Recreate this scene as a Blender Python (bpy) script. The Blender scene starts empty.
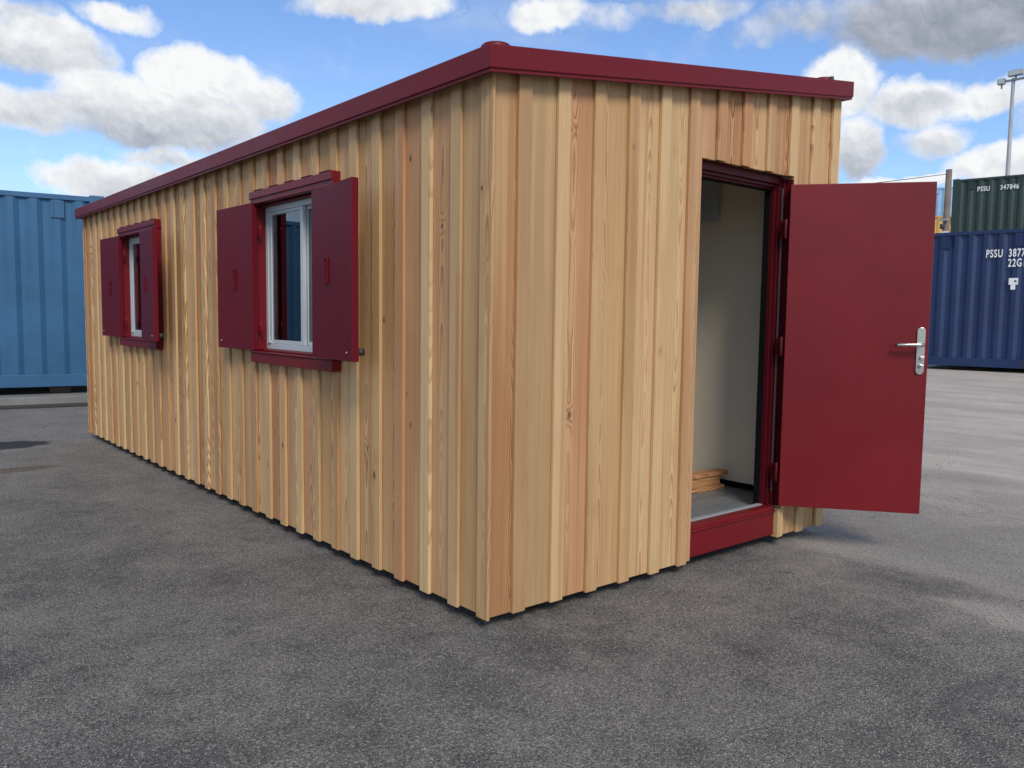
import bpy, bmesh, math, random
from mathutils import Vector, Matrix, noise
random.seed(7)
R = math.radians
S = bpy.context.scene

# ---------------------------------------------------------------- camera
CAM = Vector((-1.9236, -2.4443, 1.2381)); YAW, PIT, ROL, F = 0.8757, -0.0818, 0.0131, 818.598
fw = Vector((math.cos(PIT)*math.cos(YAW), math.cos(PIT)*math.sin(YAW), math.sin(PIT)))
rt = Vector((math.sin(YAW), -math.cos(YAW), 0)); up = rt.cross(fw)
rt2 = rt*math.cos(ROL) + up*math.sin(ROL); up2 = -rt*math.sin(ROL) + up*math.cos(ROL)
cd = bpy.data.cameras.new('camera'); cam = bpy.data.objects.new('camera', cd); S.collection.objects.link(cam)
cam.matrix_world = Matrix(((rt2.x, up2.x, -fw.x, CAM.x), (rt2.y, up2.y, -fw.y, CAM.y), (rt2.z, up2.z, -fw.z, CAM.z), (0, 0, 0, 1)))
cd.sensor_width = 36; cd.lens = F/1024*36; cd.clip_start = 0.05; cd.clip_end = 3000
S.camera = cam

# ---------------------------------------------------------------- sky, sun, exposure
SUN_EL, SUN_AZ = R(40), R(-117)            # azimuth measured from +x towards +y
SKY_STRENGTH = 0.12
S.view_settings.view_transform = 'Standard'; S.view_settings.look = 'None'
S.view_settings.exposure = 0.45; S.view_settings.gamma = 1
world = bpy.data.worlds.new('World'); S.world = world; world.use_nodes = True

class NT:
    """small helper for node trees"""
    def __init__(s, tree): s.t = tree; s.n = tree.nodes; s.l = tree.links
    def put(s, sock, v):
        if isinstance(v, bpy.types.NodeSocket): s.l.new(v, sock)
        elif v is not None:
            if hasattr(sock.default_value, '__len__') and not isinstance(v, (int, float)):
                v = tuple(v)
                if len(sock.default_value) == 4 and len(v) == 3: v = v + (1,)
            sock.default_value = v
    def math(s, op, a, b=None, c=None, clamp=False):
        n = s.n.new('ShaderNodeMath'); n.operation = op; n.use_clamp = clamp
        s.put(n.inputs[0], a); s.put(n.inputs[1], b)
        if c is not None: s.put(n.inputs[2], c)
        return n.outputs[0]
    def vm(s, op, a, b=None, out=0):
        n = s.n.new('ShaderNodeVectorMath'); n.operation = op
        s.put(n.inputs[0], a)
        if b is not None:
            if op == 'SCALE': s.put(n.inputs['Scale'], b)
            else: s.put(n.inputs[1], b)
        return n.outputs[out]
    def dot(s, a, b): return s.vm('DOT_PRODUCT', a, b, 'Value')
    def comb(s, x, y, z):
        n = s.n.new('ShaderNodeCombineXYZ')
        for i, v in enumerate((x, y, z)): s.put(n.inputs[i], v)
        return n.outputs[0]
    def sep(s, v):
        n = s.n.new('ShaderNodeSeparateXYZ'); s.put(n.inputs[0], v); return n.outputs
    def noise(s, vec, scale=1, detail=4, rough=.5, dist=0, col=False):
        n = s.n.new('ShaderNodeTexNoise'); s.put(n.inputs['Vector'], vec)
        n.inputs['Scale'].default_value = scale; n.inputs['Detail'].default_value = detail
        n.inputs['Roughness'].default_value = rough; n.inputs['Distortion'].default_value = dist
        return n.outputs['Color' if col else 'Fac']
    def voro(s, vec, scale=1, feature='F1', out='Distance', rnd=1):
        n = s.n.new('ShaderNodeTexVoronoi'); n.feature = feature; s.put(n.inputs['Vector'], vec)
        n.inputs['Scale'].default_value = scale; n.inputs['Randomness'].default_value = rnd
        return n.outputs[out]
    def ramp(s, fac, stops, interp='LINEAR'):
        n = s.n.new('ShaderNodeValToRGB'); cr = n.color_ramp; cr.interpolation = interp
        while len(cr.elements) < len(stops): cr.elements.new(.5)
        for e, (p, c) in zip(cr.elements, stops):
            e.position = p; e.color = (c, c, c, 1) if isinstance(c, (int, float)) else tuple(c) + (1,)
        s.put(n.inputs[0], fac); return n.outputs[0]
    def step(s, v, a, b, smooth=True):
        n = s.n.new('ShaderNodeMapRange'); n.interpolation_type = 'SMOOTHSTEP' if smooth else 'LINEAR'
        s.put(n.inputs[0], v); s.put(n.inputs[1], a); s.put(n.inputs[2], b); return n.outputs[0]
    def mix(s, f, a, b, blend='MIX'):
        n = s.n.new('ShaderNodeMix'); n.data_type = 'RGBA'; n.blend_type = blend
        s.put(n.inputs[0], f); s.put(n.inputs[6], a); s.put(n.inputs[7], b); return n.outputs[2]

def build_world():
    t = NT(world.node_tree); t.n.clear()
    out = t.n.new('ShaderNodeOutputWorld'); bg = t.n.new('ShaderNodeBackground')
    sky = t.n.new('ShaderNodeTexSky'); sky.sky_type = 'NISHITA'; sky.sun_disc = False
    sky.sun_elevation = SUN_EL; sky.sun_rotation = math.pi/2 - SUN_AZ
    sky.air_density = 1.0; sky.dust_density = 0.6; sky.ozone_density = 1.6
    tc = t.n.new('ShaderNodeTexCoord'); d = t.vm('NORMALIZE', tc.outputs['Generated'])
    # clouds: (px, py, half width, half height, grey at top, grey at bottom, weight)
    cl = [(165,116,122,38,1.0,.46,1.2),(208,78,66,30,1.04,.80,1.3),(266,98,38,26,1.02,.70,1.15),(30,112,70,24,1.0,.62,1.1),(120,95,60,25,1.08,.85,1.1),
          (48,50,74,32,.98,.66,1.2),(15,15,60,20,.78,.7,.7),(120,20,42,14,.98,.85,.85),(372,2,82,19,1.0,.8,1.15),(545,11,46,18,1.05,.9,1.1),(600,18,60,14,.8,.75,.35),
          (118,180,92,19,1.05,.66,1.15),(165,160,60,14,1.0,.7,.8),
          (965,14,150,44,.52,.33,1.35),(820,18,90,26,.66,.50,.62),(700,2,70,14,.72,.62,.6),
          (838,84,44,34,1.1,.8,1.25),(912,102,62,24,.98,.66,1.05),(985,100,62,20,.98,.78,1.0),(925,100,34,13,.45,.42,.95),(932,142,44,20,.8,.64,.62),
          (858,148,30,38,1.05,.42,1.1),(1015,168,80,24,1.12,.82,1.25),(905,186,80,9,1.1,.9,1.0),(1100,110,90,60,.9,.6,1.0)]
    wob = t.vm('SUBTRACT', t.noise(d, 7.0, 7, .58, 0, True), (.5, .5, .5))
    wob2 = t.vm('SUBTRACT', t.noise(d, 30.0, 4, .6, 0, True), (.5, .5, .5))
    dd = t.vm('ADD', d, t.vm('SCALE', wob, .060)); dd = t.vm('ADD', dd, t.vm('SCALE', wob2, .020))
    dens = None; num = None; den = None
    for px, py, sx, sy, g0, g1, w in cl:
        c = (fw*F + rt2*(px-512) - up2*(py-384)).normalized()
        r_ = c.cross(Vector((0, 0, 1))).normalized(); u_ = r_.cross(c)
        ct = math.cos(math.atan((px-512)/F))
        a = sx/F*ct*ct; b = sy/F*ct
        u = t.dot(dd, r_/a); v = t.dot(dd, u_/b); front = t.math('GREATER_THAN', t.dot(d, c), .3)
        q = t.math('ADD', t.math('MULTIPLY', u, u), t.math('MULTIPLY', v, v))
        f = t.math('MULTIPLY', t.math('SUBTRACT', 1.15, q), w*.8)
        f = t.math('MULTIPLY', t.math('MAXIMUM', f, 0), front)
        f = t.math('MINIMUM', f, 1.0)
        dens = f if dens is None else t.math('MAXIMUM', dens, f)
        f2 = t.math('MULTIPLY', f, f)
        g = t.math('MULTIPLY_ADD', t.math('MULTIPLY_ADD', v, .5, .5, clamp=True), g0-g1, g1)
        gf = t.math('MULTIPLY', g, f2)
        num = gf if num is None else t.math('ADD', num, gf)
        den = f2 if den is None else t.math('ADD', den, f2)
    grey = t.math('DIVIDE', num, t.math('MAXIMUM', den, 1e-4))
    # cloud field for the rest of the sky (behind the camera, overhead)
    sx_, sy_, sz_ = t.sep(d)
    pl = t.vm('DIVIDE', d, t.comb(t.math('MAXIMUM', sz_, .12), t.math('MAXIMUM', sz_, .12), t.math('MAXIMUM', sz_, .12)))
    fld = t.noise(pl, 1.1, 6, .55)
    outside = t.math('SUBTRACT', 1, t.step(t.dot(d, fw), .70, .80))
    gen = t.math('MULTIPLY', t.step(fld, .42, .62), outside)
    fine = t.noise(d, 22.0, 8, .62); mid = t.noise(d, 9.0, 5, .55)
    e = t.math('ADD', dens, t.math('MULTIPLY', t.math('SUBTRACT', fine, .5), .95))
    e = t.math('ADD', e, t.math('MULTIPLY', t.math('SUBTRACT', mid, .5), .55))
    alpha = t.math('MAXIMUM', t.step(e, .04, .72), gen)
    # thin veil
    veil = t.math('MULTIPLY', t.step(t.noise(t.vm('MULTIPLY', d, (1, 1, 2.4)), 5.0, 6, .6), .45, .85), .35)
    hor = t.math('MULTIPLY', t.math('SUBTRACT', 1, t.step(sz_, 0, .22)), .25)
    alpha = t.math('MAXIMUM', alpha, t.math('MAXIMUM', veil, hor))
    grey = t.math('ADD', grey, t.math('MULTIPLY', t.math('SUBTRACT', mid, .5), .30))
    grey = t.math('ADD', grey, t.math('MULTIPLY', t.math('SUBTRACT', fine, .5), .25))
    for sc_, of_, k_ in ((9.0, .016, .7), (24.0, .007, .5), (60.0, .003, .3)):   # sunlit relief of the billows
        n0 = t.noise(dd, sc_, 3, .5); n1 = t.noise(t.vm('ADD', dd, (of_*.3, -of_*.5, of_)), sc_, 3, .5)
        grey = t.math('ADD', grey, t.math('MULTIPLY', t.math('SUBTRACT', n0, n1), k_))
    grey = t.math('ADD', grey, t.math('MULTIPLY', t.step(dens, .75, .1), .14))
    gg = t.math('MAXIMUM', t.math('MULTIPLY', grey, t.step(dens, 0, .12)), t.math('MULTIPLY', t.math('SUBTRACT', 1, t.step(dens, 0, .12)), t.ramp(fld, [(.35, .95), (.7, .62)])))
    ccol = t.ramp(gg, [(0.25, (.20, .225, .275)), (.5, (.33, .355, .405)), (.75, (.50, .52, .555)), (1.0, (.69, .70, .705))])
    skyc = t.vm('MULTIPLY', t.vm('SCALE', sky.outputs[0], SKY_STRENGTH), (.74, .87, 1.07))
    col = t.mix(alpha, skyc, ccol)
    # below the horizon the dome is plain dusty ground colour
    col = t.mix(t.step(sz_, -.02, .0), (.22, .21, .20), col)
    t.put(bg.inputs[0], col); bg.inputs[1].default_value = 1.0
    t.l.new(bg.outputs[0], out.inputs[0])
build_world()
world.cycles.sampling_method = 'MANUAL'; world.cycles.sample_map_resolution = 512

sd = bpy.data.lights.new('sun', 'SUN'); sd.energy = 1.9; sd.angle = R(20); sd.color = (1, .92, .80)
sun = bpy.data.objects.new('sun', sd); S.collection.objects.link(sun)
sdir = Vector((math.cos(SUN_EL)*math.cos(SUN_AZ), math.cos(SUN_EL)*math.sin(SUN_AZ), math.sin(SUN_EL)))
sun.rotation_euler = sdir.to_track_quat('Z', 'Y').to_euler(); sun.location = sdir*30

# ---------------------------------------------------------------- helpers
def link(o, parent=None):
    S.collection.objects.link(o)
    if parent: o.parent = parent
    return o
def tag(o, label=None, cat=None, group=None, kind=None):
    for k, v in (('label', label), ('category', cat), ('group', group), ('kind', kind)):
        if v: o[k] = v
    return o
def empty(name, loc=(0, 0, 0), rz=0, label=None, cat=None, group=None):
    o = link(bpy.data.objects.new(name, None)); o.location = loc; o.rotation_euler = (0, 0, rz)
    return tag(o, label, cat, group)

class MB:
    def __init__(s): s.v = []; s.f = []; s.uv = []; s.at = []; s.sm = []
    def poly(s, pts, uv=None, at=(0, 0, 0, 1)):
        b = len(s.v); s.v += [tuple(p) for p in pts]; s.f.append(tuple(range(b, b+len(pts))))
        s.uv.append(uv or [(0, 0)]*len(pts)); s.at.append(at); s.sm.append(False)
    def hexa(s, P, uvf=None, at=(0, 0, 0, 1)):
        """P: 8 points, 0-3 bottom ring (ccw from above), 4-7 top ring"""
        b = len(s.v); s.v += [tuple(p) for p in P]
        for f in ((3, 2, 1, 0), (4, 5, 6, 7), (0, 1, 5, 4), (1, 2, 6, 5), (2, 3, 7, 6), (3, 0, 4, 7)):
            s.f.append(tuple(b+i for i in f)); s.uv.append([uvf(P[i]) if uvf else (0, 0) for i in f]); s.at.append(at); s.sm.append(False)
    def box(s, x0, x1, y0, y1, z0, z1, uvf=None, at=(0, 0, 0, 1)):
        s.hexa([(x0, y0, z0), (x1, y0, z0), (x1, y1, z0), (x0, y1, z0), (x0, y0, z1), (x1, y0, z1), (x1, y1, z1), (x0, y1, z1)], uvf, at)
    def tube(s, pts, r, n=12, r1=None, caps=True):
        pts = [Vector(p) for p in pts]; rings = []; r1 = r if r1 is None else r1
        for i, p in enumerate(pts):
            t = (pts[min(i+1, len(pts)-1)] - pts[max(i-1, 0)]).normalized()
            a = t.cross(Vector((0, 0, 1)) if abs(t.z) < .9 else Vector((1, 0, 0))).normalized(); c = t.cross(a)
            rr = r + (r1-r)*i/(len(pts)-1); b = len(s.v)
            s.v += [tuple(p + (a*math.cos(k*2*math.pi/n) + c*math.sin(k*2*math.pi/n))*rr) for k in range(n)]; rings.append(b)
        for a, b in zip(rings, rings[1:]):
            for k in range(n):
                s.f.append((a+k, a+(k+1) % n, b+(k+1) % n, b+k)); s.uv.append([(0, 0)]*4); s.at.append((0, 0, 0, 1)); s.sm.append(True)
        if caps:
            for b, rev in ((rings[0], True), (rings[-1], False)):
                idx = [b+k for k in range(n)]; s.f.append(tuple(reversed(idx)) if rev else tuple(idx))
                s.uv.append([(0, 0)]*n); s.at.append((0, 0, 0, 1)); s.sm.append(False)
    def build(s, name, mat, parent=None, bevel=0, M=None, recalc=True):
        me = bpy.data.meshes.new(name); me.from_pydata(s.v, [], s.f)
        if M is not None: me.transform(M)
        me.uv_layers.new(name='UVMap'); me.color_attributes.new('brd', 'FLOAT_COLOR', 'CORNER'); i = 0
        uvl = me.uv_layers['UVMap']; col = me.color_attributes['brd']
        for fi, f in enumerate(s.f):
            for k in range(len(f)):
                uvl.data[i].uv = s.uv[fi][k]; col.data[i].color = s.at[fi]; i += 1
        me.polygons.foreach_set('use_smooth', s.sm)
        if recalc:
            bm = bmesh.new(); bm.from_mesh(me); bmesh.ops.recalc_face_normals(bm, faces=bm.faces); bm.to_mesh(me); bm.free()
        me.materials.append(mat); o = link(bpy.data.objects.new(name, me), parent)
        if bevel:
            m = o.modifiers.new('bevel', 'BEVEL'); m.width = bevel; m.segments = 2; m.limit_method = 'ANGLE'; m.angle_limit = R(40)
        return o

def mat(name):
    m = bpy.data.materials.new(name); m.use_nodes = True; t = NT(m.node_tree)
    return m, t, t.n['Principled BSDF']
def bump(t, bs, h, strength=.3, dist=.01):
    b = t.n.new('ShaderNodeBump'); b.inputs['Strength'].default_value = strength; b.inputs['Distance'].default_value = dist
    t.put(b.inputs['Height'], h); t.l.new(b.outputs[0], bs.inputs['Normal'])
def objco(t): return t.n.new('ShaderNodeTexCoord').outputs['Object']

# ---------------------------------------------------------------- materials
def wood_mat(name, tone=(1, 1, 1), gain=1.0):
    m, t, bs = mat(name)
    uv = t.n.new('ShaderNodeUVMap'); u, z, _ = t.sep(uv.outputs[0])
    at = t.n.new('ShaderNodeVertexColor'); at.layer_name = 'brd'
    r1, r2, r3 = t.sep(at.outputs['Color'])
    zz = t.math('MULTIPLY_ADD', r3, 37.0, z)
    uc = t.math('MULTIPLY', t.math('SUBTRACT', r1, .5), .16)
    du = t.math('SUBTRACT', u, uc)
    wav = t.noise(t.comb(t.math('MULTIPLY', u, 5), t.math('MULTIPLY', zz, 1.1), t.math('MULTIPLY', r2, 51)), 1, 3, .5)
    wav2 = t.noise(t.comb(t.math('MULTIPLY', u, 34), t.math('MULTIPLY', zz, 8.0), t.math('MULTIPLY', r3, 77)), 1, 3, .5)
    # knots: rare cells in a 2D voronoi
    kv = t.comb(t.math('MULTIPLY_ADD', r1, 9.0, u), t.math('MULTIPLY', zz, .62), t.math('MULTIPLY', r2, 5))
    kd = t.voro(kv, 7.0); kc = t.voro(kv, 7.0, out='Color'); kr, kg, _b = t.sep(kc)
    has = t.math('GREATER_THAN', kr, .42)
    kn = t.math('MULTIPLY', t.math('SUBTRACT', 1, t.step(kd, .03, t.math('MULTIPLY_ADD', kg, .07, .05))), has)
    halo = t.math('MULTIPLY', t.math('SUBTRACT', 1, t.step(kd, .03, .28)), has)
    slope = t.math('MULTIPLY', t.math('SUBTRACT', t.math('FRACT', t.math('MULTIPLY', r2, 5.7)), .5), 26)
    v = t.math('MULTIPLY', t.math('MULTIPLY', du, du), 2100)
    v = t.math('ADD', v, t.math('MULTIPLY', zz, t.math('MULTIPLY', slope, .35)))
    v = t.math('ADD', v, t.math('MULTIPLY', t.noise(t.comb(t.math('MULTIPLY', r1, 17), t.math('MULTIPLY', zz, .75), r3), 1, 2, .5), 17))
    v = t.math('ADD', v, t.math('MULTIPLY', wav, 6.0)); v = t.math('ADD', v, t.math('MULTIPLY', wav2, .7))
    v = t.math('ADD', v, t.math('MULTIPLY', halo, 1.6))
    fr = t.math('FRACT', v)
    late = t.math('MULTIPLY', t.step(fr, .35, .88), t.math('SUBTRACT', 1, t.step(fr, .90, 1.0)))
    # fine straight fibre
    fib = t.noise(t.comb(t.math('MULTIPLY', u, 420), t.math('MULTIPLY', zz, 5), r1), 1, 3, .6)
    fib2 = t.noise(t.comb(t.math('MULTIPLY', u, 90), t.math('MULTIPLY', zz, 1.2), r2), 1, 4, .6)
    base = t.ramp(r2, [(0, (.58, .48, .29)), (.13, (.47, .335, .175)), (.26, (.52, .40, .225)), (.38, (.38, .235, .115)), (.50, (.50, .315, .185)),
                       (.62, (.40, .31, .175)), (.74, (.46, .265, .145)), (.85, (.58, .47, .28)), (.93, (.33, .20, .105)), (1, (.50, .37, .20))])
    sap = t.step(t.noise(t.comb(t.math('MULTIPLY', u, 13), t.math('MULTIPLY', zz, .35), t.math('MULTIPLY', r1, 91)), 1, 2, .5), .50, .64)
    base = t.mix(t.math('MULTIPLY', sap, .55), base, (.53, .42, .245))
    heart = t.step(t.noise(t.comb(t.math('MULTIPLY', u, 17), t.math('MULTIPLY', zz, .28), t.math('MULTIPLY', r3, 61)), 1, 2, .5), .56, .68)
    base = t.mix(t.math('MULTIPLY', heart, .55), base, (.37, .23, .125))
    amt = t.math('MULTIPLY_ADD', t.math('FRACT', t.math('MULTIPLY', r1, 7.3)), .52, .44)
    patch = t.step(wav, .35, .6)
    amt = t.math('MULTIPLY', amt, t.math('MULTIPLY_ADD', patch, .6, .4))
    dark = t.mix(1, base, (.48, .31, .20), 'MULTIPLY')
    col = t.mix(t.math('MULTIPLY', late, amt), base, dark)
    f1 = t.math('MULTIPLY_ADD', fib, .34, .83); f2 = t.math('MULTIPLY_ADD', fib2, .42, .79)
    col = t.vm('SCALE', col, t.math('MULTIPLY', f1, f2))
    # short dark resin streaks
    st = t.noise(t.comb(t.math('MULTIPLY', u, 260), t.math('MULTIPLY', zz, 9), t.math('MULTIPLY', r3, 23)), 1, 2, .5)
    st = t.math('MULTIPLY', t.step(st, .70, .80), .45)
    col = t.mix(st, col, (.20, .11, .05))
    col = t.mix(t.math('MULTIPLY', halo, .30), col, (.36, .20, .10))
    col = t.mix(t.math('MULTIPLY', kn, .92), col, (.11, .07, .035))
    col = t.vm('MULTIPLY', col, tuple(c*gain for c in tone))
    t.put(bs.inputs['Base Color'], col); bs.inputs['Roughness'].default_value = .62
    bs.inputs['Specular IOR Level'].default_value = .3
    h = t.math('ADD', t.math('MULTIPLY', fib, .6), t.math('MULTIPLY', late, .5))
    bump(t, bs, h, .25, .002)
    return m
WOOD = wood_mat('larch boards', (1.10, .945, .83))

def paint(name, col, rough=.38, orange=.06, var=.08, dirt=0, scale=1, spec=.5):
    m, t, bs = mat(name); co = objco(t); bs.inputs['Specular IOR Level'].default_value = spec
    n = t.noise(co, 1.3*scale, 5, .6); n2 = t.noise(co, 14*scale, 4, .6)
    c = t.mix(t.step(n, .3, .7), tuple(x*(1-var) for x in col), tuple(x*(1+var) for x in col))
    if dirt:
        d = t.step(t.noise(t.vm('MULTIPLY', co, (7, 7, .8)), 1.2*scale, 6, .68), .5, .8)
        c = t.mix(t.math('MULTIPLY', d, dirt), c, tuple(x*.6 + .05 for x in col))
        sp = t.step(t.noise(co, 9*scale, 6, .7), .66, .72)
        c = t.mix(t.math('MULTIPLY', sp, dirt), c, (.14, .075, .04))
    t.put(bs.inputs['Base Color'], c)
    t.put(bs.inputs['Roughness'], t.math('ADD', t.math('MULTIPLY_ADD', n2, .14, rough-.15), t.math('MULTIPLY', n, .16)))
    bump(t, bs, t.math('ADD', t.noise(co, 260, 2, .5), t.math('MULTIPLY', t.noise(co, 3.5*scale, 2, .5), 9.0)), orange, .002)
    return m
RED = paint('burgundy paint', (.150, .0055, .0095), .40, .05, .10, spec=.32)
SHUT = paint('dark burgundy shutter paint', (.118, .0062, .0145), .48, .05, .06, spec=.14)
FRAME = paint('maroon door frame paint', (.075, .0040, .0085), .42, .05, .08, spec=.25)
REDF = paint('burgundy satin fascia', (.140, .0070, .0130), .45, .05, .06, spec=.24)
DARK = paint('black rubber', (.005, .005, .005), .7, spec=.15)
ALU = paint('white aluminium', (.46, .50, .53), .35, .03, .04)
CREAM = paint('cream wall panel', (.90, .80, .62), .55, .04, .03)
UNDER = paint('dark steel', (.03, .03, .033), .6)
BLUE_L = paint('mid blue container paint', (.026, .108, .225), .5, .05, .12, .22)
BLUE_R = paint('navy container paint', (.0075, .026, .092), .5, .05, .12, .15)
GREEN = paint('dark green container paint', (.017, .038, .034), .55, .05, .15, .2)
YELLOW = paint('yellow container paint', (.58, .36, .10), .5, .05, .1, .2)
PALE = paint('pale blue container paint', (.25, .42, .62), .5, .05, .1, .2)
RUST = paint('brown container paint', (.16, .07, .045), .6, .05, .1, .3)
WHITE = paint('white lettering', (.75, .77, .78), .5)
CONC = paint('concrete', (.20, .20, .19), .85, .5, .2, .3)
GALV = paint('galvanised steel', (.30, .32, .34), .5, .05, .1)
POLEW = paint('weathered timber', (.17, .13, .105), .8, .3, .25, .3)
STRIP = paint('dull strip', (.09, .085, .09), .55)
m, t, bs = mat('brushed steel'); bs.inputs['Base Color'].default_value = (.56, .54, .50, 1); bs.inputs['Metallic'].default_value = 1
t.put(bs.inputs['Roughness'], t.math('MULTIPLY_ADD', t.noise(objco(t), 60, 3), .15, .22)); STEEL = m
m, t, bs = mat('window glass'); t.n.remove(bs)
tr = t.n.new('ShaderNodeBsdfTransparent'); tr.inputs[0].default_value = (.70, .74, .75, 1)
gl = t.n.new('ShaderNodeBsdfGlossy'); gl.inputs['Roughness'].default_value = .01; gl.inputs[0].default_value = (.95, .97, 1, 1)
fr_ = t.n.new('ShaderNodeFresnel'); fr_.inputs[0].default_value = 1.5; mx = t.n.new('ShaderNodeMixShader')
t.put(mx.inputs[0], t.math('MULTIPLY', fr_.outputs[0], 1.7, clamp=True)); t.l.new(tr.outputs[0], mx.inputs[1]); t.l.new(gl.outputs[0], mx.inputs[2])
t.l.new(mx.outputs[0], t.n['Material Output'].inputs[0]); GLASS = m
m, t, bs = mat('grey vinyl floor'); co = objco(t)
n = t.noise(t.vm('MULTIPLY', co, (3, 14, 1)), 2, 5, .6); sp = t.noise(co, 160, 2, .5)
c = t.mix(t.step(n, .35, .7), (.115, .132, .145), (.185, .20, .21)); c = t.mix(t.math('MULTIPLY', t.step(sp, .5, .7), .3), c, (.34, .35, .36))
t.put(bs.inputs['Base Color'], c); t.put(bs.inputs['Roughness'], t.math('MULTIPLY_ADD', n, .25, .28)); VINYL = m

def ground_mat():
    m, t, bs = mat('asphalt yard'); co = objco(t); x, y, z = t.sep(co)
    big = t.noise(co, .22, 5, .6); big2 = t.noise(t.vm('ADD', co, (31, 7, 0)), 1.25, 8, .68); med = t.noise(t.vm('ADD', co, (3, 77, 0)), 3.2, 6, .65)
    blot = t.noise(t.vm('ADD', co, (5, 5, 0)), 2.3, 7, .68); med2 = t.noise(t.vm('ADD', co, (9, 2, 0)), 11, 5, .7)
    # dust swept into streaks that run along the end of the cabin
    w_ = t.vm('SCALE', t.vm('SUBTRACT', t.noise(co, .5, 3, .5, 0, True), (.5, .5, .5)), 1.2)
    cw = t.vm('ADD', co, w_)
    str_ = t.noise(t.vm('MULTIPLY', cw, (2.2, .45, 1)), 1.0, 6, .6)
    str2 = t.noise(t.vm('MULTIPLY', cw, (1.4, .38, 1)), 1.0, 6, .62)
    f = t.math('SUBTRACT', x, t.math('MULTIPLY', y, .28))
    f = t.math('ADD', f, t.math('MULTIPLY', t.math('SUBTRACT', big2, .5), 1.2))
    f = t.math('ADD', f, t.math('MULTIPLY', t.math('SUBTRACT', str_, .5), 1.4))
    edge = t.math('MULTIPLY', t.step(f, 1.95, 2.35), t.math('SUBTRACT', 1, t.step(f, 2.45, 3.1)))
    dust = t.math('MAXIMUM', t.math('MULTIPLY', edge, .50), t.math('ADD', t.math('MULTIPLY', t.step(f, 1.7, 2.5), .38), t.math('MULTIPLY', t.step(f, 2.8, 5.8), .60)), clamp=True)
    far = t.math('MULTIPLY', t.step(t.math('ADD', y, t.math('MULTIPLY', t.math('SUBTRACT', str2, .5), 5)), 1.0, 7.5), .40)
    a = t.mix(t.step(big2, .30, .70), (.100, .095, .088), (.195, .184, .165))
    a = t.mix(t.math('MULTIPLY', t.step(med2, .5, .7), .45), a, (.255, .238, .212))
    a = t.mix(t.math('MULTIPLY', t.step(med2, .48, .32), .45), a, (.062, .060, .060))
    a = t.mix(t.math('MULTIPLY', t.step(blot, .50, .68), .55), a, (.235, .216, .186))
    a = t.mix(t.math('MULTIPLY', t.step(med, .5, .72), .45), a, (.25, .236, .212))
    a = t.mix(t.math('MULTIPLY', t.step(t.math('SUBTRACT', 1, med), .52, .7), .40), a, (.055, .053, .053))
    pale = t.mix(t.step(str_, .25, .75), (.40, .345, .295), (.60, .545, .46))
    pale = t.mix(t.math('MULTIPLY', t.step(med, .45, .7), .35), pale, (.38, .355, .315))
    c = t.mix(dust, a, pale); c = t.mix(far, c, (.25, .235, .21))
    # aggregate: light and dark stones
    vd = t.voro(co, 150, out='Color'); s1, s2, _ = t.sep(vd); ve = t.voro(co, 150)
    sz2 = t.voro(co, 70, out='Color'); q1, q2, _ = t.sep(sz2); vq = t.voro(co, 70)
    stone = t.math('MULTIPLY', t.math('GREATER_THAN', s1, .70), t.math('SUBTRACT', 1, t.step(ve, .30, .46)))
    stone2 = t.math('MULTIPLY', t.math('GREATER_THAN', q1, .90), t.math('SUBTRACT', 1, t.step(vq, .25, .42)))
    dk = t.math('MULTIPLY', t.math('LESS_THAN', s1, .26), t.math('SUBTRACT', 1, t.step(ve, .35, .5)))
    keep = t.math('MULTIPLY_ADD', dust, -.6, 1.0)
    sc = t.mix(s2, (.30, .29, .275), (.60, .57, .53))
    grit = t.noise(co, 220, 3, .7)
    g2_ = t.noise(co, 75, 3, .65)
    gm = t.math('MULTIPLY', t.math('MULTIPLY_ADD', t.step(grit, .32, .68, False), 1.3, .35), t.math('MULTIPLY_ADD', t.step(g2_, .32, .68, False), .9, .55))
    gm = t.math('ADD', t.math('MULTIPLY', t.math('SUBTRACT', gm, 1), t.math('MULTIPLY_ADD', dust, -.6, 1)), 1)
    c = t.vm('SCALE', c, gm)
    c = t.mix(t.math('MULTIPLY', t.math('MULTIPLY', stone, keep), .80), c, sc)
    c = t.mix(t.math('MULTIPLY', t.math('MULTIPLY', stone2, keep), .45), c, (.34, .325, .30))
    c = t.mix(t.math('MULTIPLY', t.math('MULTIPLY', dk, keep), .85), c, (.030, .030, .033))
    # hairline cracks and a scuffed scratch
    ck = t.voro(t.vm('ADD', co, t.vm('SCALE', t.vm('SUBTRACT', t.noise(co, 2.5, 5, .65, 0, True), (.5, .5, .5)), .55)), .42, 'DISTANCE_TO_EDGE')
    cm = t.math('MULTIPLY', t.math('SUBTRACT', 1, t.step(ck, .0008, .0032)), t.step(blot, .48, .62))
    c = t.mix(t.math('MULTIPLY', cm, .7), c, (.035, .034, .034))
    # tar and oil stains with shapes of their own
    for cx, cy, ax, ay, col, am in ((-.95, 6.25, .62, .30, (.022, .024, .03), .93), (-.98, 4.86, .45, .13, (.10, .065, .04), .6), (-2.9, 1.0, .5, .12, (.03, .03, .03), .35), (.9, -1.4, .22, .07, (.05, .05, .05), .25)):
        ex = t.math('DIVIDE', t.math('SUBTRACT', x, cx), ax); ey = t.math('DIVIDE', t.math('SUBTRACT', y, cy), ay)
        q = t.math('SQRT', t.math('ADD', t.math('MULTIPLY', ex, ex), t.math('MULTIPLY', ey, ey)))
        q = t.math('ADD', q, t.math('MULTIPLY', t.math('SUBTRACT', med, .5), .7))
        c = t.mix(t.math('MULTIPLY', t.math('SUBTRACT', 1, t.step(q, .88, 1.02)), am), c, col)
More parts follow.
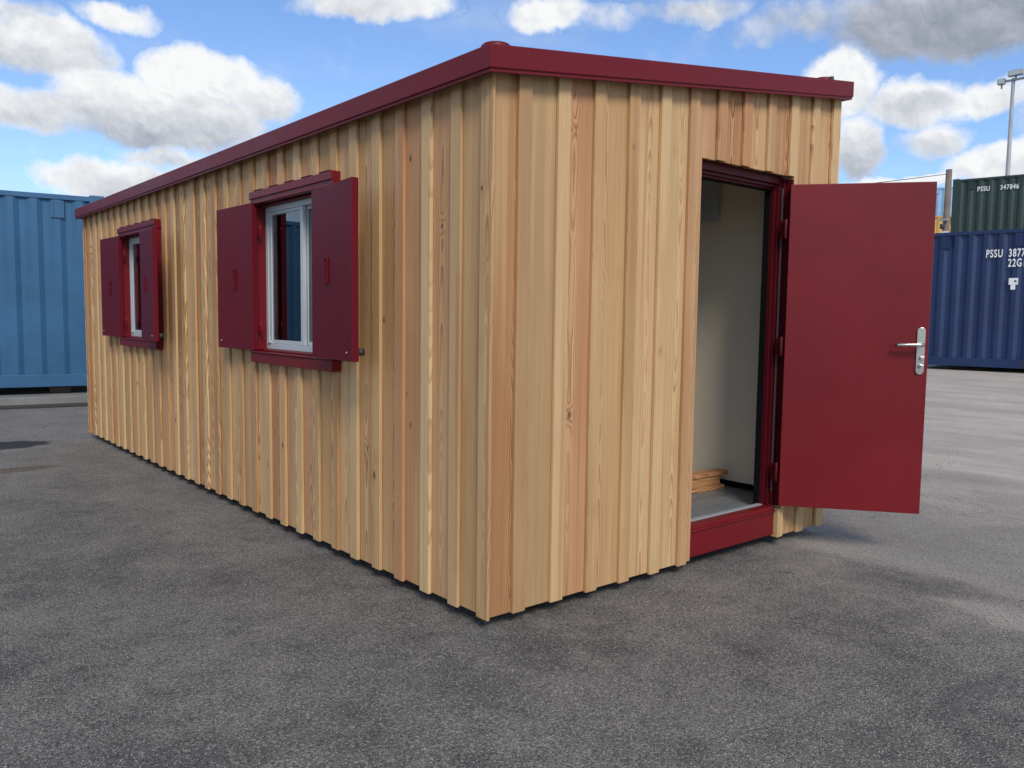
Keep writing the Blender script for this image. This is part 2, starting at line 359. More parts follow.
    t.put(bs.inputs['Base Color'], c); bs.inputs['Roughness'].default_value = .88; bs.inputs['Specular IOR Level'].default_value = .35
    h = t.math('ADD', t.math('MULTIPLY', ve, -.6), t.math('MULTIPLY', grit, .8))
    h = t.math('ADD', h, t.math('MULTIPLY', med, 1.5))
    bump(t, bs, h, .9, .008)
    return m
GROUND = ground_mat()

# ---------------------------------------------------------------- ground
def gz(x):
    s = min(max((x-3.2)/11.0, 0), 1); return .33*s*s*(3-2*s)
mb = MB(); xs = [-700, -60, 0, 3.2] + [3.2+i*.55 for i in range(1, 21)] + [30, 100, 900]
ys = [-700, -60, -10, 0, 10, 30, 100, 900]
for i in range(len(xs)-1):
    for j in range(len(ys)-1):
        a, b, c, d = xs[i], xs[i+1], ys[j], ys[j+1]
        mb.poly([(a, c, gz(a)), (b, c, gz(b)), (b, d, gz(b)), (a, d, gz(a))])
g = mb.build('ground', GROUND, recalc=False)
bm = bmesh.new(); bm.from_mesh(g.data); bmesh.ops.remove_doubles(bm, verts=bm.verts, dist=1e-4)
for f_ in bm.faces: f_.smooth = True
bm.to_mesh(g.data); bm.free(); tag(g, kind='structure')

# ---------------------------------------------------------------- the cabin
L, W, H = 6.375, 2.50, .3362          # long side, short side, roof rise across
ZB, ZF, ZT, E = .05, 2.141, 2.2258, .0538
TB = .016                             # board thickness
cabin = empty('portable_cabin', (0, 0, 0), 0, 'larch clad portable cabin with burgundy fascia, shutters and open door', 'cabin')
def roofz(x): return ZF + H*x/2.472

def cut(a, b, z0, z1, holes):
    """subtract rectangular holes (h0,h1,hz0,hz1) from a board"""
    out = [(a, b, z0, z1)]
    for h0, h1, k0, k1 in holes:
        nxt = []
        for (p, q, r, s) in out:
            if q <= h0 or p >= h1 or s <= k0 or r >= k1: nxt.append((p, q, r, s)); continue
            if p < h0: nxt.append((p, h0, r, s))
            if q > h1: nxt.append((h1, q, r, s))
            m0, m1 = max(p, h0), min(q, h1)
            if r < k0: nxt.append((m0, m1, r, k0))
            if s > k1: nxt.append((m0, m1, k1, s))
        out = nxt
    return out
def cladding(name, n, pitch, bw, length, holes, plane, parent, first=0.0, topf=None, bats=None, first_under=None, seed=1):
    """plane: 'x-' long wall facing -x, 'y-' end wall facing -y, 'x+', 'y+'"""
    rnd = random.Random(seed); mb = MB()
    def add(a, b, z0, z1, d0, d1, at, uc, top):
        # d: depth behind the outer plane
        def P(s, d, z):
            if plane == 'x-': return (d, s, z)
            if plane == 'y-': return (s, d, z)
            if plane == 'x+': return (W-d, s, z)
            return (s, L-d, z)
        def zt(s): return (topf(s) if top else z1)
        pts = [P(a, d0, z0), P(b, d0, z0), P(b, d1, z0), P(a, d1, z0), P(a, d0, zt(a)), P(b, d0, zt(b)), P(b, d1, zt(b)), P(a, d1, zt(a))]
        si = 1 if plane[0] == 'x' else 0
        mb.hexa(pts, lambda p: (p[si]-uc + (p[1-si] if plane[1] == '-' else 0)*.7, p[2]), at)
    starts = bats or [first + i*pitch for i in range(n)]
    if first_under is not None:
        add(first_under, starts[0]+.018, ZB+.003, 9, TB+.0025, .044, (.93, .40, .21, 1), .085, True)
    for i, s in enumerate(starts):
        jit = rnd.uniform(-.004, .004) if 0 < i < len(starts)-1 else 0
        s += jit; at = (rnd.random(), rnd.choice((rnd.uniform(0, .06), rnd.uniform(.22, .29), rnd.uniform(.80, .88), rnd.random())), rnd.random(), 1); w = bw + rnd.uniform(-.003, .003)
        e = min(s+w, length); zb = ZB + rnd.uniform(-.002, .002); dj = rnd.uniform(0, .0025)
        for (p, q, r, z) in cut(s, e, zb, 9, holes):
            add(p, q, r, z, dj, TB+.001, at, (s+e)/2, z == 9)
        if i < len(starts)-1:
            a0, a1 = s+w-.018, starts[i+1]+.018; at = (rnd.random(), rnd.random(), rnd.random(), 1)
            zb = ZB + .004 + rnd.uniform(-.002, .002)
            for (p, q, r, z) in cut(a0, a1, zb, 9, holes):
                add(p, q, r, z, TB+.0015+rnd.uniform(0, .002), .044, at, (a0+a1)/2, z == 9)
    return mb.build(name, WOOD, parent, bevel=.0016)

WIN = [1.20, 1.20+2.81]                # near ends of the two windows along the long wall
wholes = [(w, w+1.0, 1.0, 1.88) for w in WIN]
DX0, DX1, DZ0, DZ1 = 1.283, 2.052, .215, 2.0
o = cladding('side_cladding', 32, (L-.07)/31, .070, L, wholes, 'x-', cabin, topf=lambda s: ZF+.03, seed=11)
bats = [.134+.2078*i for i in range(12)]
cladding('end_cladding', 0, 0, .067, W, [(DX0, DX1, -1, DZ1)], 'y-', cabin, topf=lambda s: roofz(s)+.03, bats=bats, first_under=TB+.0015, seed=23)
cladding('side_cladding', 32, (L-.07)/31, .070, L, [], 'x+', cabin, topf=lambda s: ZF+H+.03, seed=31)
cladding('end_cladding', 12, (W-.07)/11, .070, W, [], 'y+', cabin, topf=lambda s: roofz(s)+.03, seed=37)

# structural walls (cream inside), floor, ceiling, skids
def ring_panels(mb, axis, a0, a1, z0, z1, t0, t1, holes):
    edges = sorted({a0, a1} | {h[0] for h in holes} | {h[1] for h in holes})
    for p, q in zip(edges, edges[1:]):
        segs = [(z0, z1)]
        for h in holes:
            if h[0] <= p and q <= h[1]: segs = [(z0, h[2]), (h[3], z1)]
        for r, s in segs:
            if s-r > .001:
                if axis == 'x': mb.box(t0, t1, p, q, r, s)
                else: mb.box(p, q, t0, t1, r, s)
D = .044
mb = MB(); ring_panels(mb, 'x', D+.07, L-D-.07, .2, 2.12, D+.003, .12, [(w+.005, w+.995, 1.0, 1.88) for w in WIN])
mb.box(2.375, W-D-.003, D+.07, L-D-.07, .2, 2.12)
ring_panels(mb, 'y', D+.003, W-D-.003, .2, 2.12, D+.003, .112, [(DX0-.02, DX1+.012, .0, 2.06)])
mb.box(D+.003, W-D-.003, L-.12, L-D-.003, .2, 2.12)
mb.build('wall', CREAM, cabin)
mb = MB(); mb.box(.05, W-.05, .116, L-.05, .14, .2); mb.build('floor', VINYL, cabin)
mb = MB(); mb.box(D+.003, W-D-.003, .05, L-.05, 2.123, 2.15); mb.build('ceiling', CREAM, cabin)
mb = MB(); mb.box(2.362, 2.374, .2, L-.13, .2, .235); mb.box(.121, .133, .2, L-.13, .2, .235); mb.build('skirting', DARK, cabin)
mb = MB(); mb.box(.20, W-.20, .22, L-.20, .0, .135); mb.box(.06, W-.06, .13, L-.06, .06, .137); mb.build('base_frame', UNDER, cabin)

# roof and fascia
mb = MB(); z = lambda x: ZT + H*x/2.472
mb.hexa([(-.03, -.03, z(-.03)-.04), (W+.03, -.03, z(W+.03)-.04), (W+.03, L+.03, z(W+.03)-.04), (-.03, L+.03, z(-.03)-.04),
         (-.03, -.03, z(-.03)-.012), (W+.03, -.03, z(W+.03)-.012), (W+.03, L+.03, z(W+.03)-.012), (-.03, L+.03, z(-.03)-.012)])
roof = mb.build('roof', UNDER, cabin)
mb = MB(); T = .045
def fz(x, top): return (ZT if top else ZF) + H*min(max(x, -E), W+E)/2.472
def fbar(p0, p1, q0, q1):     # outer p0->p1, inner q0->q1
    mb.hexa([(*p0, fz(p0[0], 0)), (*p1, fz(p1[0], 0)), (*q1, fz(q1[0], 0)), (*q0, fz(q0[0], 0)),
             (*p0, fz(p0[0], 1)), (*p1, fz(p1[0], 1)), (*q1, fz(q1[0], 1)), (*q0, fz(q0[0], 1))])
WO = W - .028
c0 = [(-E, -E), (WO+E, -E), (WO+E, L+E), (-E, L+E)]; c1 = [(-E+T, -E+T), (WO+E-T, -E+T), (WO+E-T, L+E-T), (-E+T, L+E-T)]
for i in range(4): fbar(c0[i], c0[(i+1) % 4], c1[i], c1[(i+1) % 4])
fascia = mb.build('fascia', REDF, cabin, bevel=.004)
# lower return lip of the fascia, mitred like the fascia itself
mb = MB(); k0, k1 = .006, .020
l0 = [(-E+k0, -E+k0), (WO+E-k0, -E+k0), (WO+E-k0, L+E-k0), (-E+k0, L+E-k0)]; l1 = [(-E+k1, -E+k1), (WO+E-k1, -E+k1), (WO+E-k1, L+E-k1), (-E+k1, L+E-k1)]
for i in range(4):
    p0, p1, q0, q1 = l0[i], l0[(i+1) % 4], l1[i], l1[(i+1) % 4]
    mb.hexa([(*p, fz(p[0], 0)-.012) for p in (p0, p1, q1, q0)] + [(*p, fz(p[0], 0)+.002) for p in (p0, p1, q1, q0)])
mb.build('fascia_lip', REDF, cabin)
mb = MB(); mb.tube([(0, 0, 0), (0, 0, .042)], .060, 32); mb.tube([(0, 0, .0425), (0, 0, .048)], .053, 32)
caproot = mb.build('roof_cap', REDF, cabin, bevel=.003); caproot.location = (.085, .085, ZT+.000)
c2 = caproot.copy(); S.collection.objects.link(c2); c2.location = (2.41, .07, ZT+H-.024)
mb = MB(); mb.tube([(2.36, -.01, ZT+H-.02), (2.36, -.01, ZT+H+.012)], .012, 12); mb.build('roof_bolt', UNDER, cabin, bevel=.003)

# windows with surrounds and shutters
def slab(mb, x0, x1, y0, y1, z0, z1): mb.box(x0, x1, y0, y1, z0, z1)
def window(w):
    y0, y1 = w, w+1.0
    # burgundy steel surround: hood, sill, two side liners
    mb = MB(); mb.box(-.026, .10, y0+.005, y1+.010, 1.866, 1.932); mb.box(-.034, -.0255, y0+.005, y1+.010, 1.890, 1.930); mb.box(-.038, -.002, y0+.003, y1+.012, 1.8585, 1.8655)
    rr = random.Random(int(w*10))
    k = y0+.03
    while k < y1-.05:
        mb.box(-.0335, -.003, k, k+.11, 1.9325, 1.9375); k += .2034
    mb.build('window_hood', RED, cabin, bevel=.003)
    mb = MB(); mb.box(-.034, .10, y0+.005, y1+.010, .957, 1.012); mb.box(-.042, .06, y0+.002, y1+.013, 1.0135, 1.022)
    mb.build('window_sill', RED, cabin, bevel=.003)
    mb = MB()
    for a, b in ((y0, y0+.032), (y1-.032, y1)): mb.box(-.024, .10, a, b, 1.0235, 1.858)
    mb.box(-.002, .10, y0+.033, y1-.033, 1.024, 1.034); mb.box(.02, .10, y0+.033, y1-.033, 1.848, 1.8605)
    mb.build('window_lining', RED, cabin, bevel=.002)
    fr = MB(); a, b, c, d = y0+.034, y1-.034, 1.035, 1.847; X0, X1 = .045, .098
    fr.box(X0, X1, b-.032, b, c, d); fr.box(X0, X1, a, a+.032, c, d)
    fr.box(X0, X1, a+.032, b-.032, d-.03, d); fr.box(X0, X1, a+.032, b-.032, c, c+.032)
    f = fr.build('window', ALU, cabin, bevel=.002)
    ms = y0 + .50                                # meeting stile
    def sash(s0, s1, x0, x1, t):
        q = MB(); z0, z1 = c+.033, d-.031
        q.box(x0, x1, s0, s0+t, z0, z1); q.box(x0, x1, s1-t, s1, z0, z1)
        q.box(x0, x1, s0+t, s1-t, z0, z0+t*.6); q.box(x0, x1, s0+t, s1-t, z1-t*.5, z1)
        q.build('sash', ALU, f, bevel=.0015)
        g_ = MB(); xm = (x0+x1)/2; g_.box(xm-.003, xm+.003, s0+t-.002, s1-t+.002, z0+t*.6-.002, z1-t*.5+.002); g_.build('pane', GLASS, f)
    sash(ms-.012, b-.033, .050, .070, .034)
    sash(a+.033, ms+.020, .074, .094, .034)
    q = MB(); q.box(.034, .0495, y1-.10, y1-.066, 1.070, 1.080); q.build('drain_cap', ALU, f, bevel=.001)
    # back curtain rail stays inside: not built
def shutter(h, fr, mirror):
    hv, fv = Vector(h), Vector(fr); d = (fv-hv); wl = d.length; d.normalize(); n = Vector((-d.y, d.x))
    if n.x < 0: n = -n                            # towards the wall
    M = Matrix(((d.x, n.x, 0, hv.x), (d.y, n.y, 0, hv.y), (0, 0, 1, 0), (0, 0, 0, 1)))
    z0, z1 = (1.034, 1.824) if mirror else (1.028, 1.866)
    q = MB(); q.box(0, wl, 0, .034, z0, z1)
    s = q.build('shutter', SHUT, cabin, bevel=.003, M=M)
    q = MB()                                      # slim pull bracket
    px = .205 if mirror else .235
    q.box(px-.017, px-.010, -.009, -.0005, 1.385, 1.492); q.box(px+.010, px+.017, -.009, -.0005, 1.385, 1.492)
    q.box(px-.017, px+.017, -.010, -.0005, 1.4925, 1.499); q.box(px-.017, px+.017, -.009, -.0005, 1.378, 1.3845)
    pull = q.build('shutter_pull', SHUT, s, bevel=.0012, M=M)
    if mirror:
        q = MB(); q.box(px-.0095, px+.0095, -.0015, -.0004, 1.386, 1.491); q.build('slot_shade', DARK, s, M=M)  # flat black sheet paints the shade inside the pull's recess
    sx = wl-.075
    for zz in (1.72, 1.70, 1.68, 1.13, 1.11, 1.09):
        q = MB(); q.tube([(sx, -.0025, zz), (sx, .002, zz)], .0035, 8); q.build('rivet', RED, s, M=M)
    q = MB(); q.tube([(wl-.055, -.005, 1.072), (wl-.055, .002, 1.072)], .0042, 10); q.build('bolt_head', GALV, s, M=M)
    # strap hinges
    for zz in (1.15, 1.70):
        q = MB(); q.box(-.030, .03, .0345, .0385, zz-.018, zz+.018); q.tube([(-.018, .0435, zz-.04), (-.018, .0435, zz+.04)], .0055, 12)
        q.build('hinge', RED, s, bevel=.001, M=M)
    return s
for w in WIN:
    window(w)
    shutter((-.048, w+.94), (-.068, w+1.435), False)
    s = shutter((-.135, w+.010), (-.190, w-.480), True)
    for zz in (1.15, 1.70):
        q = MB(); q.box(-.130, -.042, w-.001, w+.006, zz-.014, zz+.014); q.build('hinge_arm', RED, s, bevel=.001)
    q = MB(); q.tube([(-.148, w-.455, 1.075), (-.120, w-.455, 1.075)], .016, 14)
    q.build('shutter_stay', UNDER, s)

# door frame, sill beam, threshold
mb = MB(); mb.box(DX0+.003, DX1-.020, .030, .10, .062, .222); mb.box(DX0+.003, DX1-.02, .020, .0305, .190, .2005)
mb.build('sill_beam', RED, cabin, bevel=.003)
mb = MB(); mb.box(DX0+.003, DX1-.056, .085, .115, .2005, .2265); mb.build('threshold', GALV, cabin, bevel=.001)
mb = MB()
mb.box(DX0-.005, DX1-.023, .062, .080, 1.962, 2.03); mb.box(DX0-.005, DX1-.040, .0805, .095, 1.946, 2.03); mb.box(DX0, DX1-.055, .0955, .111, 1.935, 2.03)
mb.box(DX0-.02, DX0+.003, .046, .11, .232, 2.0)
mb.box(DX1-.022, DX1+.01, .046, .066, .2235, 1.99); mb.box(DX1-.038, DX1-.006, .0665, .084, .2235, 1.961); mb.box(DX1-.052, DX1-.026, .0845, .111, .2235, 1.945)
mb.box(DX1-.010, DX1+.01, .004, .0455, .2235, 1.985)
mb.build('door_frame', FRAME, cabin, bevel=.002)
mb = MB(); mb.box(DX1-.054, DX1-.030, .1115, .146, .2005, 1.93); mb.box(DX0-.01, DX1-.024, .1125, .135, 1.9305, 2.05); mb.build('door_seal', DARK, cabin)
mb = MB(); mb.box(DX1-.0260, DX1-.0225, .050, .058, .30, 1.94); mb.build('weather_strip', STRIP, cabin)

hx, hy, th, dw = 1.990, -.0175, R(127.6), .706
d = Vector((-math.cos(th), -math.sin(th))); n = Vector((-d.y, d.x))
if n.dot(Vector((CAM.x-hx, CAM.y-hy))) > 0: n = -n   # thickness grows away from the camera side
M = Matrix(((d.x, n.x, 0, hx), (d.y, n.y, 0, hy), (0, 0, 1, 0), (0, 0, 0, 1)))
mb = MB(); mb.box(0, dw, 0, .045, .237, 1.950); door = mb.build('door', RED, cabin, bevel=.003, M=M)
# handle plate with rounded ends
def plate(mb, cx, z0, z1, r, y0, y1, n=14):
    pts = [(cx+r*math.cos(a), z1-r+r*math.sin(a)) for a in [math.pi*i/n for i in range(n+1)]] + [(cx+r*math.cos(a), z0+r+r*math.sin(a)) for a in [math.pi+math.pi*i/n for i in range(n+1)]]
    b = len(mb.v); k = len(pts)
    mb.v += [(x, y0, z) for x, z in pts] + [(x, y1, z) for x, z in pts]
    for f in [tuple(range(b, b+k)), tuple(range(b+2*k-1, b+k-1, -1))] + [(b+i, b+k+i, b+k+(i+1) % k, b+(i+1) % k) for i in range(k)]:
        mb.f.append(f); mb.uv.append([(0, 0)]*len(f)); mb.at.append((0, 0, 0, 1)); mb.sm.append(False)
HC = .668
mb = MB(); plate(mb, HC, .968, 1.212, .020, -.009, -.0005); mb.build('handle_plate', STEEL, door, bevel=.002, M=M)
mb = MB(); mb.tube([(HC, -.008, 1.122), (HC, -.052, 1.122)], .0095, 14)
mb.tube([(HC+.006, -.052, 1.122), (HC-.02, -.054, 1.122), (HC-.07, -.056, 1.122), (HC-.115, -.052, 1.120), (HC-.130, -.046, 1.119)], .0092, 14)
mb.build('door_handle', STEEL, door, M=M)
mb = MB(); mb.tube([(HC, -.009, 1.012), (HC, -.022, 1.012)], .011, 14); mb.box(HC-.004, HC+.010, -.040, -.022, 1.004, 1.020)
mb.build('lock_cylinder', STEEL, door, bevel=.001, M=M)
mb = MB(); mb.tube([(HC+.004, -.009, 1.056), (HC+.004, -.018, 1.056)], .009, 12); mb.box(HC-.003, HC+.016, -.026, -.018, 1.044, 1.062)
mb.build('lock_turn', STEEL, door, bevel=.001, M=M)
for zz in (1.195, .985):
    mb = MB(); mb.tube([(HC, -.0115, zz), (HC, -.009, zz)], .005, 10); mb.build('screw', STEEL, door, M=M)
for zz in (.42, 1.10, 1.72):
    mb = MB(); mb.tube([(hx-.003, hy+.020, zz-.05), (hx-.003, hy+.020, zz+.05)], .009, 14)
    mb.tube([(hx-.003, hy+.020, zz-.003), (hx-.003, hy+.020, zz+.003)], .0102, 14)
    mb.box(hx+.008, hx+.012, hy+.02, .044, zz-.045, zz+.045); mb.build('hinge', FRAME, door, bevel=.001)

# bottom trim batten beside the sill
mb = MB(); mb.box(DX1-.028, DX1+.002, .002, .046, ZB, .212, lambda p: (p[0]-2+p[1]*.7, p[2]), (.3, .62, .4, 1)); mb.build('trim_batten', WOOD, cabin, bevel=.002)

# pieces fixed inside
mb = MB(); mb.box(2.30, 2.3745, .70, .84, 1.85, 2.10); cu = mb.build('consumer_unit', ALU, cabin, bevel=.006)
mb = MB(); mb.tube([(2.3745, .574, 1.409), (2.371, .574, 1.409)], .005, 10); mb.build('screw', STEEL, cabin)

# ---------------------------------------------------------------- offcuts on the floor
WOOD2 = wood_mat('larch offcut', (1.05, .85, .70), .95)
def offcut(x0, x1, y0, y1, z0, z1, rz, seed, label):
    rnd = random.Random(seed); cx, cy = (x0+x1)/2, (y0+y1)/2; mb = MB(); hx_, hy_ = (x1-x0)/2, (y1-y0)/2
    mb.box(-hx_, hx_, -hy_, hy_, 0, z1-z0, lambda p: (p[1]+p[2]*.5, p[0]), (rnd.random(), .3+.3*rnd.random(), rnd.random(), 1))
    o = mb.build('timber_offcut', WOOD2, bevel=.0025); o.location = (cx, cy, z0); o.rotation_euler = (0, 0, rz)
    return tag(o, label, 'offcut', 'offcuts of board stacked inside the doorway')
OC = [(1.93, 2.285, .55, .70, .2005, .2275, -.10, 3, 'lowest larch offcut, flat on the grey floor inside the door'),
      (1.90, 2.270, .56, .70, .2280, .2545, .03, 5, 'second larch offcut from the floor in the doorway pile'),
      (1.90, 2.295, .58, .70, .2550, .2800, -.05, 8, 'third larch offcut from the floor, just under the longest reddish one'),
      (1.84, 2.345, .57, .655, .2805, .3050, -.06, 13, 'long reddish offcut lying on top of the pile inside the door')]
for a in OC: offcut(*a)

# ---------------------------------------------------------------- shipping containers
def container(name, origin, rz, z, paintm, label, group, doors=True, pitch=.265):
    LC, WC, HC_ = 6.058, 2.438, 2.591
    root = empty(name, (origin[0], origin[1], z), rz, label, 'container', group)
    # frame: bottom and top rails, corner posts
    mb = MB()
    for y in (0, WC-.06):
        mb.box(.17, LC-.17, y+.004, y+.056, .03, .19); mb.box(.17, LC-.17, y+.004, y+.056, HC_-.085, HC_-.02)
    for x in (0, LC-.06):
        mb.box(x+.004, x+.056, .17, WC-.17, .03, .19); mb.box(x+.004, x+.056, .17, WC-.17, HC_-.12, HC_-.02)
    for x in (.003, LC-.163):
        for y in (.003, WC-.163): mb.box(x, x+.16, y, y+.16, .12, HC_-.12)
    mb.build('frame', paintm, root, bevel=.004)
    for x in (0, LC-.178):
        for y in (0, WC-.162):
            for zc in (0, HC_-.118):
                q = MB(); q.box(x, x+.178, y, y+.162, zc, zc+.118)
                cst = q.build('corner_casting', paintm, root, bevel=.008)
    def corr(p0, length, axis, flip, z0, z1):
        # trapezoid profile; depth goes inward
        prof = []; s = 0; k = 0; seg = [.072/.278*pitch, .068/.278*pitch, .070/.278*pitch, .068/.278*pitch]; dep = 0
        prof.append((0, .0))
        while s < length-.001:
            s = min(s+seg[k % 4], length); dep = (0, .036, .036, 0)[k % 4]; prof.append((s, dep)); k += 1
        q = MB(); th_ = .004
        for (a, da), (b, db) in zip(prof, prof[1:]):
            def P(s_, dd, z_):
                dd = .012+dd
                if axis == 'x': return (p0+s_, WC-dd if flip else dd, z_)
                return (LC-dd if flip else dd, p0+s_, z_)
            q.poly([P(a, da, z0), P(b, db, z0), P(b, db, z1), P(a, da, z1)])
        return q
    for flip in (False, True):
        q = corr(.16, LC-.32, 'x', flip, .185, HC_-.08)
        q.build('side_wall', paintm, root, recalc=False)
    q = corr(.16, WC-.32, 'y', False, .185, HC_-.115); q.build('end_wall', paintm, root, recalc=False)
    for k in range(2):
        q = MB(); y0 = .165 + k*(WC-.33)/2; q.box(LC-.05, LC-.01, y0+.005, y0+(WC-.33)/2-.005, .17, HC_-.125); dd = q.build('door', paintm, root, bevel=.004)
        q = MB()
        for yy in (y0+.25, y0+.75): q.tube([(LC+.012, yy, .2), (LC+.012, yy, HC_-.15)], .016, 8)
        q.build('locking_bar', GALV, dd)
    q = MB(); q.box(.02, LC-.02, .02, WC-.02, HC_-.055, HC_-.022); q.box(.06, LC-.06, .06, WC-.06, .06, .12); q.build('roof', paintm, root)
    # lashing brackets under the top rail
    for x in (.5, 1.75, 3.0, 4.3, 5.5):
        q = MB(); zt = HC_-.10
        q.box(x-.075, x-.05, -.006, .03, zt-.20, zt); q.box(x+.05, x+.075, -.006, .03, zt-.20, zt); q.box(x-.075, x+.075, -.006, .03, zt-.225, zt-.20)
        q.box(x-.05, x+.05, .008, .022, zt-.20, zt)
        q.build('lashing_bracket', paintm, root)
    # weld beads / fork pocket plates in the bottom rail
    for x in (1.9, 3.8):
        q = MB(); q.box(x, x+.36, -.001, .003, .05, .16); q.build('fork_pocket', UNDER, root)
    return root
def face(A, B): v = Vector((B[0]-A[0], B[1]-A[1])).normalized(); return v, math.atan2(v.y, v.x)
# mid blue one behind the far end of the cabin
v, rz = face((-.131, 10.23), (1.082, 10.049))
A = Vector((1.01, 9.74)) - v*6.058
container('shipping_container', A, rz, .200, BLUE_L, 'mid blue container on a low concrete plinth left of the cabin', 'shipping containers round the yard')
v, rz = face((14.546, 4.941), (14.761, 3.156)); A = Vector((14.546, 4.941))
navy = container('shipping_container', A, rz, .385, BLUE_R, 'navy blue container on the ground behind the open door', 'shipping containers round the yard', pitch=.25)
v2, rz2 = face((24.238, 8.348), (24.571, 6.613)); Ag = Vector((24.238, 8.348))
green = container('shipping_container', Ag, rz2, .345+2.593, GREEN, 'dark green container stacked high behind the navy one', 'shipping containers round the yard')
container('shipping_container', Ag, rz2, .345, RUST, 'brown container underneath the dark green one, hidden by the navy one', 'shipping containers round the yard')
c2_ = Vector((CAM.x, CAM.y))
Y0 = c2_ + (Vector((34.343, 14.43))-c2_)*37.5/40; v3, rz3 = face((34.343, 14.43), (35.183, 12.492))
container('shipping_container', Y0, rz3, .345+2.593, YELLOW, 'yellow container seen in the gap between door and timber pole', 'shipping containers round the yard')
container('shipping_container', Y0, rz3, .345, RUST, 'brown container carrying the yellow one, hidden by the navy one', 'shipping containers round the yard')
P0 = c2_ + (Vector((42.379, 18.491))-c2_)*47.7/49; v4, rz4 = face((42.379, 18.491), (43.513, 15.901))
container('shipping_container', P0, rz4, .345+5.186, PALE, 'pale blue container topmost of its stack, seen above the yellow one', 'shipping containers round the yard')
container('shipping_container', P0, rz4, .345+2.593, RUST, 'brown container in the middle of the stack under the pale blue one', 'shipping containers round the yard')
container('shipping_container', P0, rz4, .345, GREEN, 'green container at the foot of the stack under the pale blue one', 'shipping containers round the yard')

# container markings
def text(s, size, parent, x, z, y=-.004, sx=1.0):
    cu_ = bpy.data.curves.new('marking', 'FONT'); cu_.body = s; cu_.size = size; cu_.extrude = .0015; cu_.space_character = 1.18; cu_.offset = size*.02
    tmp = bpy.data.objects.new('tmp', cu_); S.collection.objects.link(tmp)
    dg = bpy.context.evaluated_depsgraph_get(); me = bpy.data.meshes.new_from_object(tmp.evaluated_get(dg)); bpy.data.objects.remove(tmp)
    me.transform(Matrix.Translation((x, y, z)) @ Matrix.Rotation(math.pi/2, 4, 'X') @ Matrix.Diagonal((sx, 1, 1, 1)))
    me.materials.clear(); me.materials.append(WHITE); o = link(bpy.data.objects.new('marking', me), parent); return o
NX = 1.20                                   # left of the lettering along the navy side
text('PSSU', .20, navy, NX, 2.07, sx=.58); text('387753', .20, navy, NX+.37, 2.07, sx=.58); text('22G1', .20, navy, NX+.37, 1.89, sx=.58)
q = MB(); e0 = NX+.40; q.box(e0, e0+.15, -.006, -.003, 1.56, 1.68); q.box(e0+.035, e0+.11, -.006, -.003, 1.47, 1.558); q.build('emblem', WHITE, navy)
q = MB(); q.box(e0+.09, e0+.125, -.0085, -.0065, 1.605, 1.64); q.build('emblem', BLUE_R, navy)
text('PSSU', .19, green, .66, 2.18, sx=.72); text('347848', .19, green, 1.25, 2.18, sx=.72)

# concrete plinth strip and dark shadow strip below the mid blue container
v, rz = face((-.131, 10.23), (1.082, 10.049)); A = Vector((1.01, 9.74)) - v*6.3
pl = empty('concrete_plinth', (A.x, A.y, 0), rz, 'long grey concrete plinth under the mid blue container', 'plinth')
q = MB(); q.box(-.5, 6.6, -.32, 2.6, 0.0, .125); q.build('slab', CONC, pl, bevel=.008)
q = MB(); q.box(.1, 3.2, -.56, -.34, 0.0, .045); q.box(3.25, 6.2, -.50, -.34, 0, .035); q.build('kerb_shade', UNDER, pl, bevel=.006)  # low near-black edging stands in for the shadow line along the slab
for x in (.5, 3.1, 5.6):
    q = MB(); q.box(x, x+.25, .3, 2.1, .126, .199); q.build('bearer', POLEW, pl, bevel=.004)

# thin rod above the mid blue container
rod = MB(); rod.tube([(0, 0, 2.2), (0, 0, 3.00), (-.03, 0, 3.17)], .006, 6); rod.tube([(0, 0, .0), (0, 0, 2.2)], .02, 8)
o = rod.build('aerial_rod', GALV); o.location = (1.25, 12.9, 0); tag(o, 'thin bent aerial rod rising behind the mid blue container', 'aerial')

# timber pole, its fittings and the wire
pole = empty('utility_pole', (20.22, 6.80, .33), 0, 'weathered timber pole standing left of the dark green container', 'pole')
q = MB(); q.tube([(0, 0, 0), (0, 0, 2.4), (0, 0, 4.80)], .100, 14, .072); q.build('post', POLEW, pole)
q = MB(); q.box(-.11, -.09, -.13, .13, 2.95, 3.10); q.box(-.13, -.09, -.10, .12, 3.5, 3.56); q.box(-.115, -.09, .05, .20, 3.12, 3.2); q.build('bracket', GALV, pole)
q = MB(); q.tube([(-.12, .05, 3.3), (-.12, .05, 3.42)], .05, 10); q.build('insulator', UNDER, pole)
q = MB(); q.box(-.10, -.085, -.10, .06, 3.15, 3.24); q.build('tag_plate', WHITE, pole)
q = MB(); pts = []
a, b = Vector((20.2, 6.85, 5.02)), Vector((2.3, 6.2, 2.45))
for i in range(17):
    s_ = i/16; p = a.lerp(b, s_); p.z -= .18*math.sin(math.pi*s_); pts.append(p)
q.tube(pts, .009, 6); o = q.build('overhead_cable', UNDER); tag(o, 'thin black cable sagging from the timber pole towards the cabin roof', 'cable')

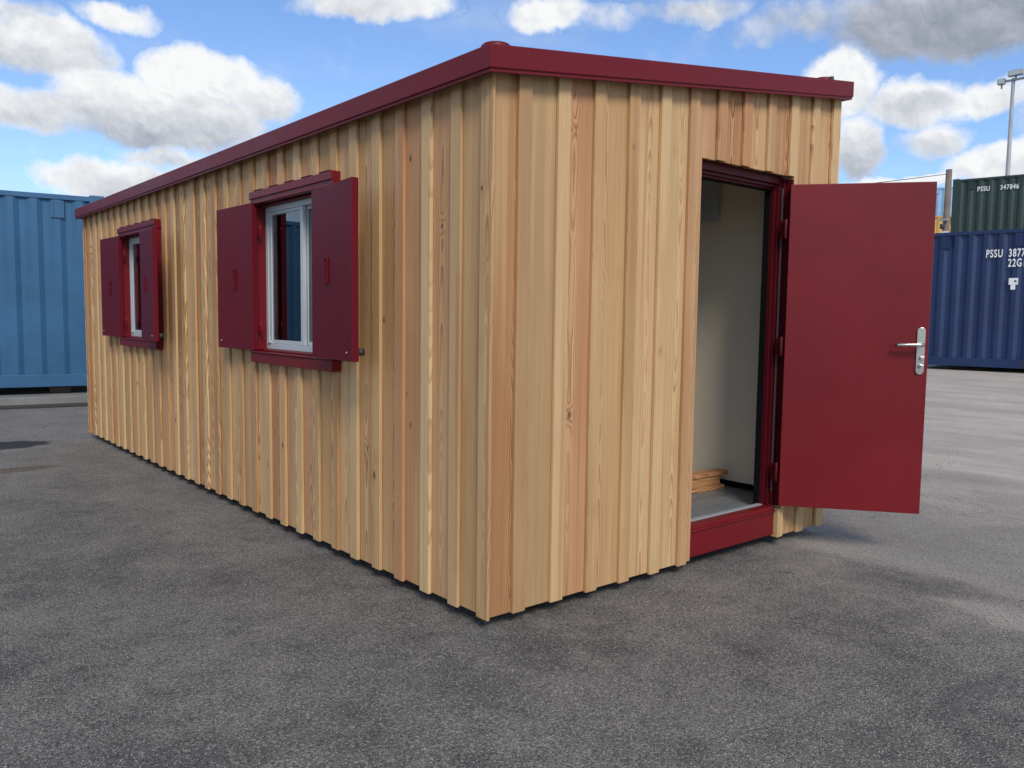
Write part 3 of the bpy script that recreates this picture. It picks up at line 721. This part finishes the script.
# floodlight mast
mast = empty('floodlight_mast', (54.6, 17.66, .33), 0, 'tall grey floodlight mast rising behind the dark green container', 'floodlight')
q = MB(); q.tube([(0, 0, 0), (0, 0, 8), (0, 0, 15.9)], .17, 14, .10); q.build('mast_pole', GALV, mast)
q = MB(); q.box(-.12, .12, -.85, .62, 15.76, 15.85); q.build('cross_arm', GALV, mast)
for yy, zz, w_ in ((-.15, 16.0, .40), (.62, 15.62, .20), (-.85, 15.66, .20)):
    q = MB(); q.box(-.28, .05, yy-w_, yy+w_, zz, zz+.34); q.box(-.10, .0, yy-.05, yy+.05, zz-.25, zz)
    hd = q.build('floodlight_head', GALV, mast, bevel=.03)
    q = MB(); q.box(-.285, -.281, yy-w_+.05, yy+w_-.05, zz+.04, zz+.30); q.build('lens', ALU, hd)

# pebble on the tarmac
for px_, py_, s_, lab in ((-2.05, -.35, .011, 'tiny pale pebble on the dark tarmac left of the cabin corner'), (-.60, -1.42, .014, 'small brown clod on the tarmac in front of the cabin corner')):
    bm = bmesh.new(); bmesh.ops.create_icosphere(bm, subdivisions=2, radius=s_)
    for v_ in bm.verts: v_.co *= 1+.35*noise.noise(v_.co*90+Vector((px_, 0, 0))); v_.co.z *= .6
    me = bpy.data.meshes.new('pebble'); bm.to_mesh(me); bm.free(); me.materials.append(CONC if s_ < .012 else POLEW)
    o = link(bpy.data.objects.new('pebble', me)); o.location = (px_, py_, s_*.4); tag(o, lab, 'pebble')

# loose grit lying on the tarmac
rg = random.Random(4); bmg = bmesh.new()
for i in range(420):
    u_ = rg.random(); D_ = .9+5.5*u_*u_; an = YAW + rg.uniform(-.62, .62)
    x_, y_ = CAM.x+D_*math.cos(an), CAM.y+D_*math.sin(an)
    if x_ > -.03 and y_ > -.03: continue
    r_ = rg.uniform(.0016, .0046)
    q_ = bmesh.ops.create_icosphere(bmg, subdivisions=1, radius=r_, matrix=Matrix.Translation((x_, y_, r_*.35)) @ Matrix.Rotation(rg.uniform(0, 6), 4, 'Z') @ Matrix.Diagonal((1, rg.uniform(.6, 1), rg.uniform(.4, .7), 1)))
me = bpy.data.meshes.new('loose_grit'); bmg.to_mesh(me); bmg.free(); me.materials.append(paint('grit stone', (.27, .255, .23), .85, .3, .35, scale=20))
tag(link(bpy.data.objects.new('loose_grit', me)), 'loose pale grit scattered over the dark tarmac in front of the cabin', 'grit', kind='stuff')

S.render.engine = 'CYCLES'
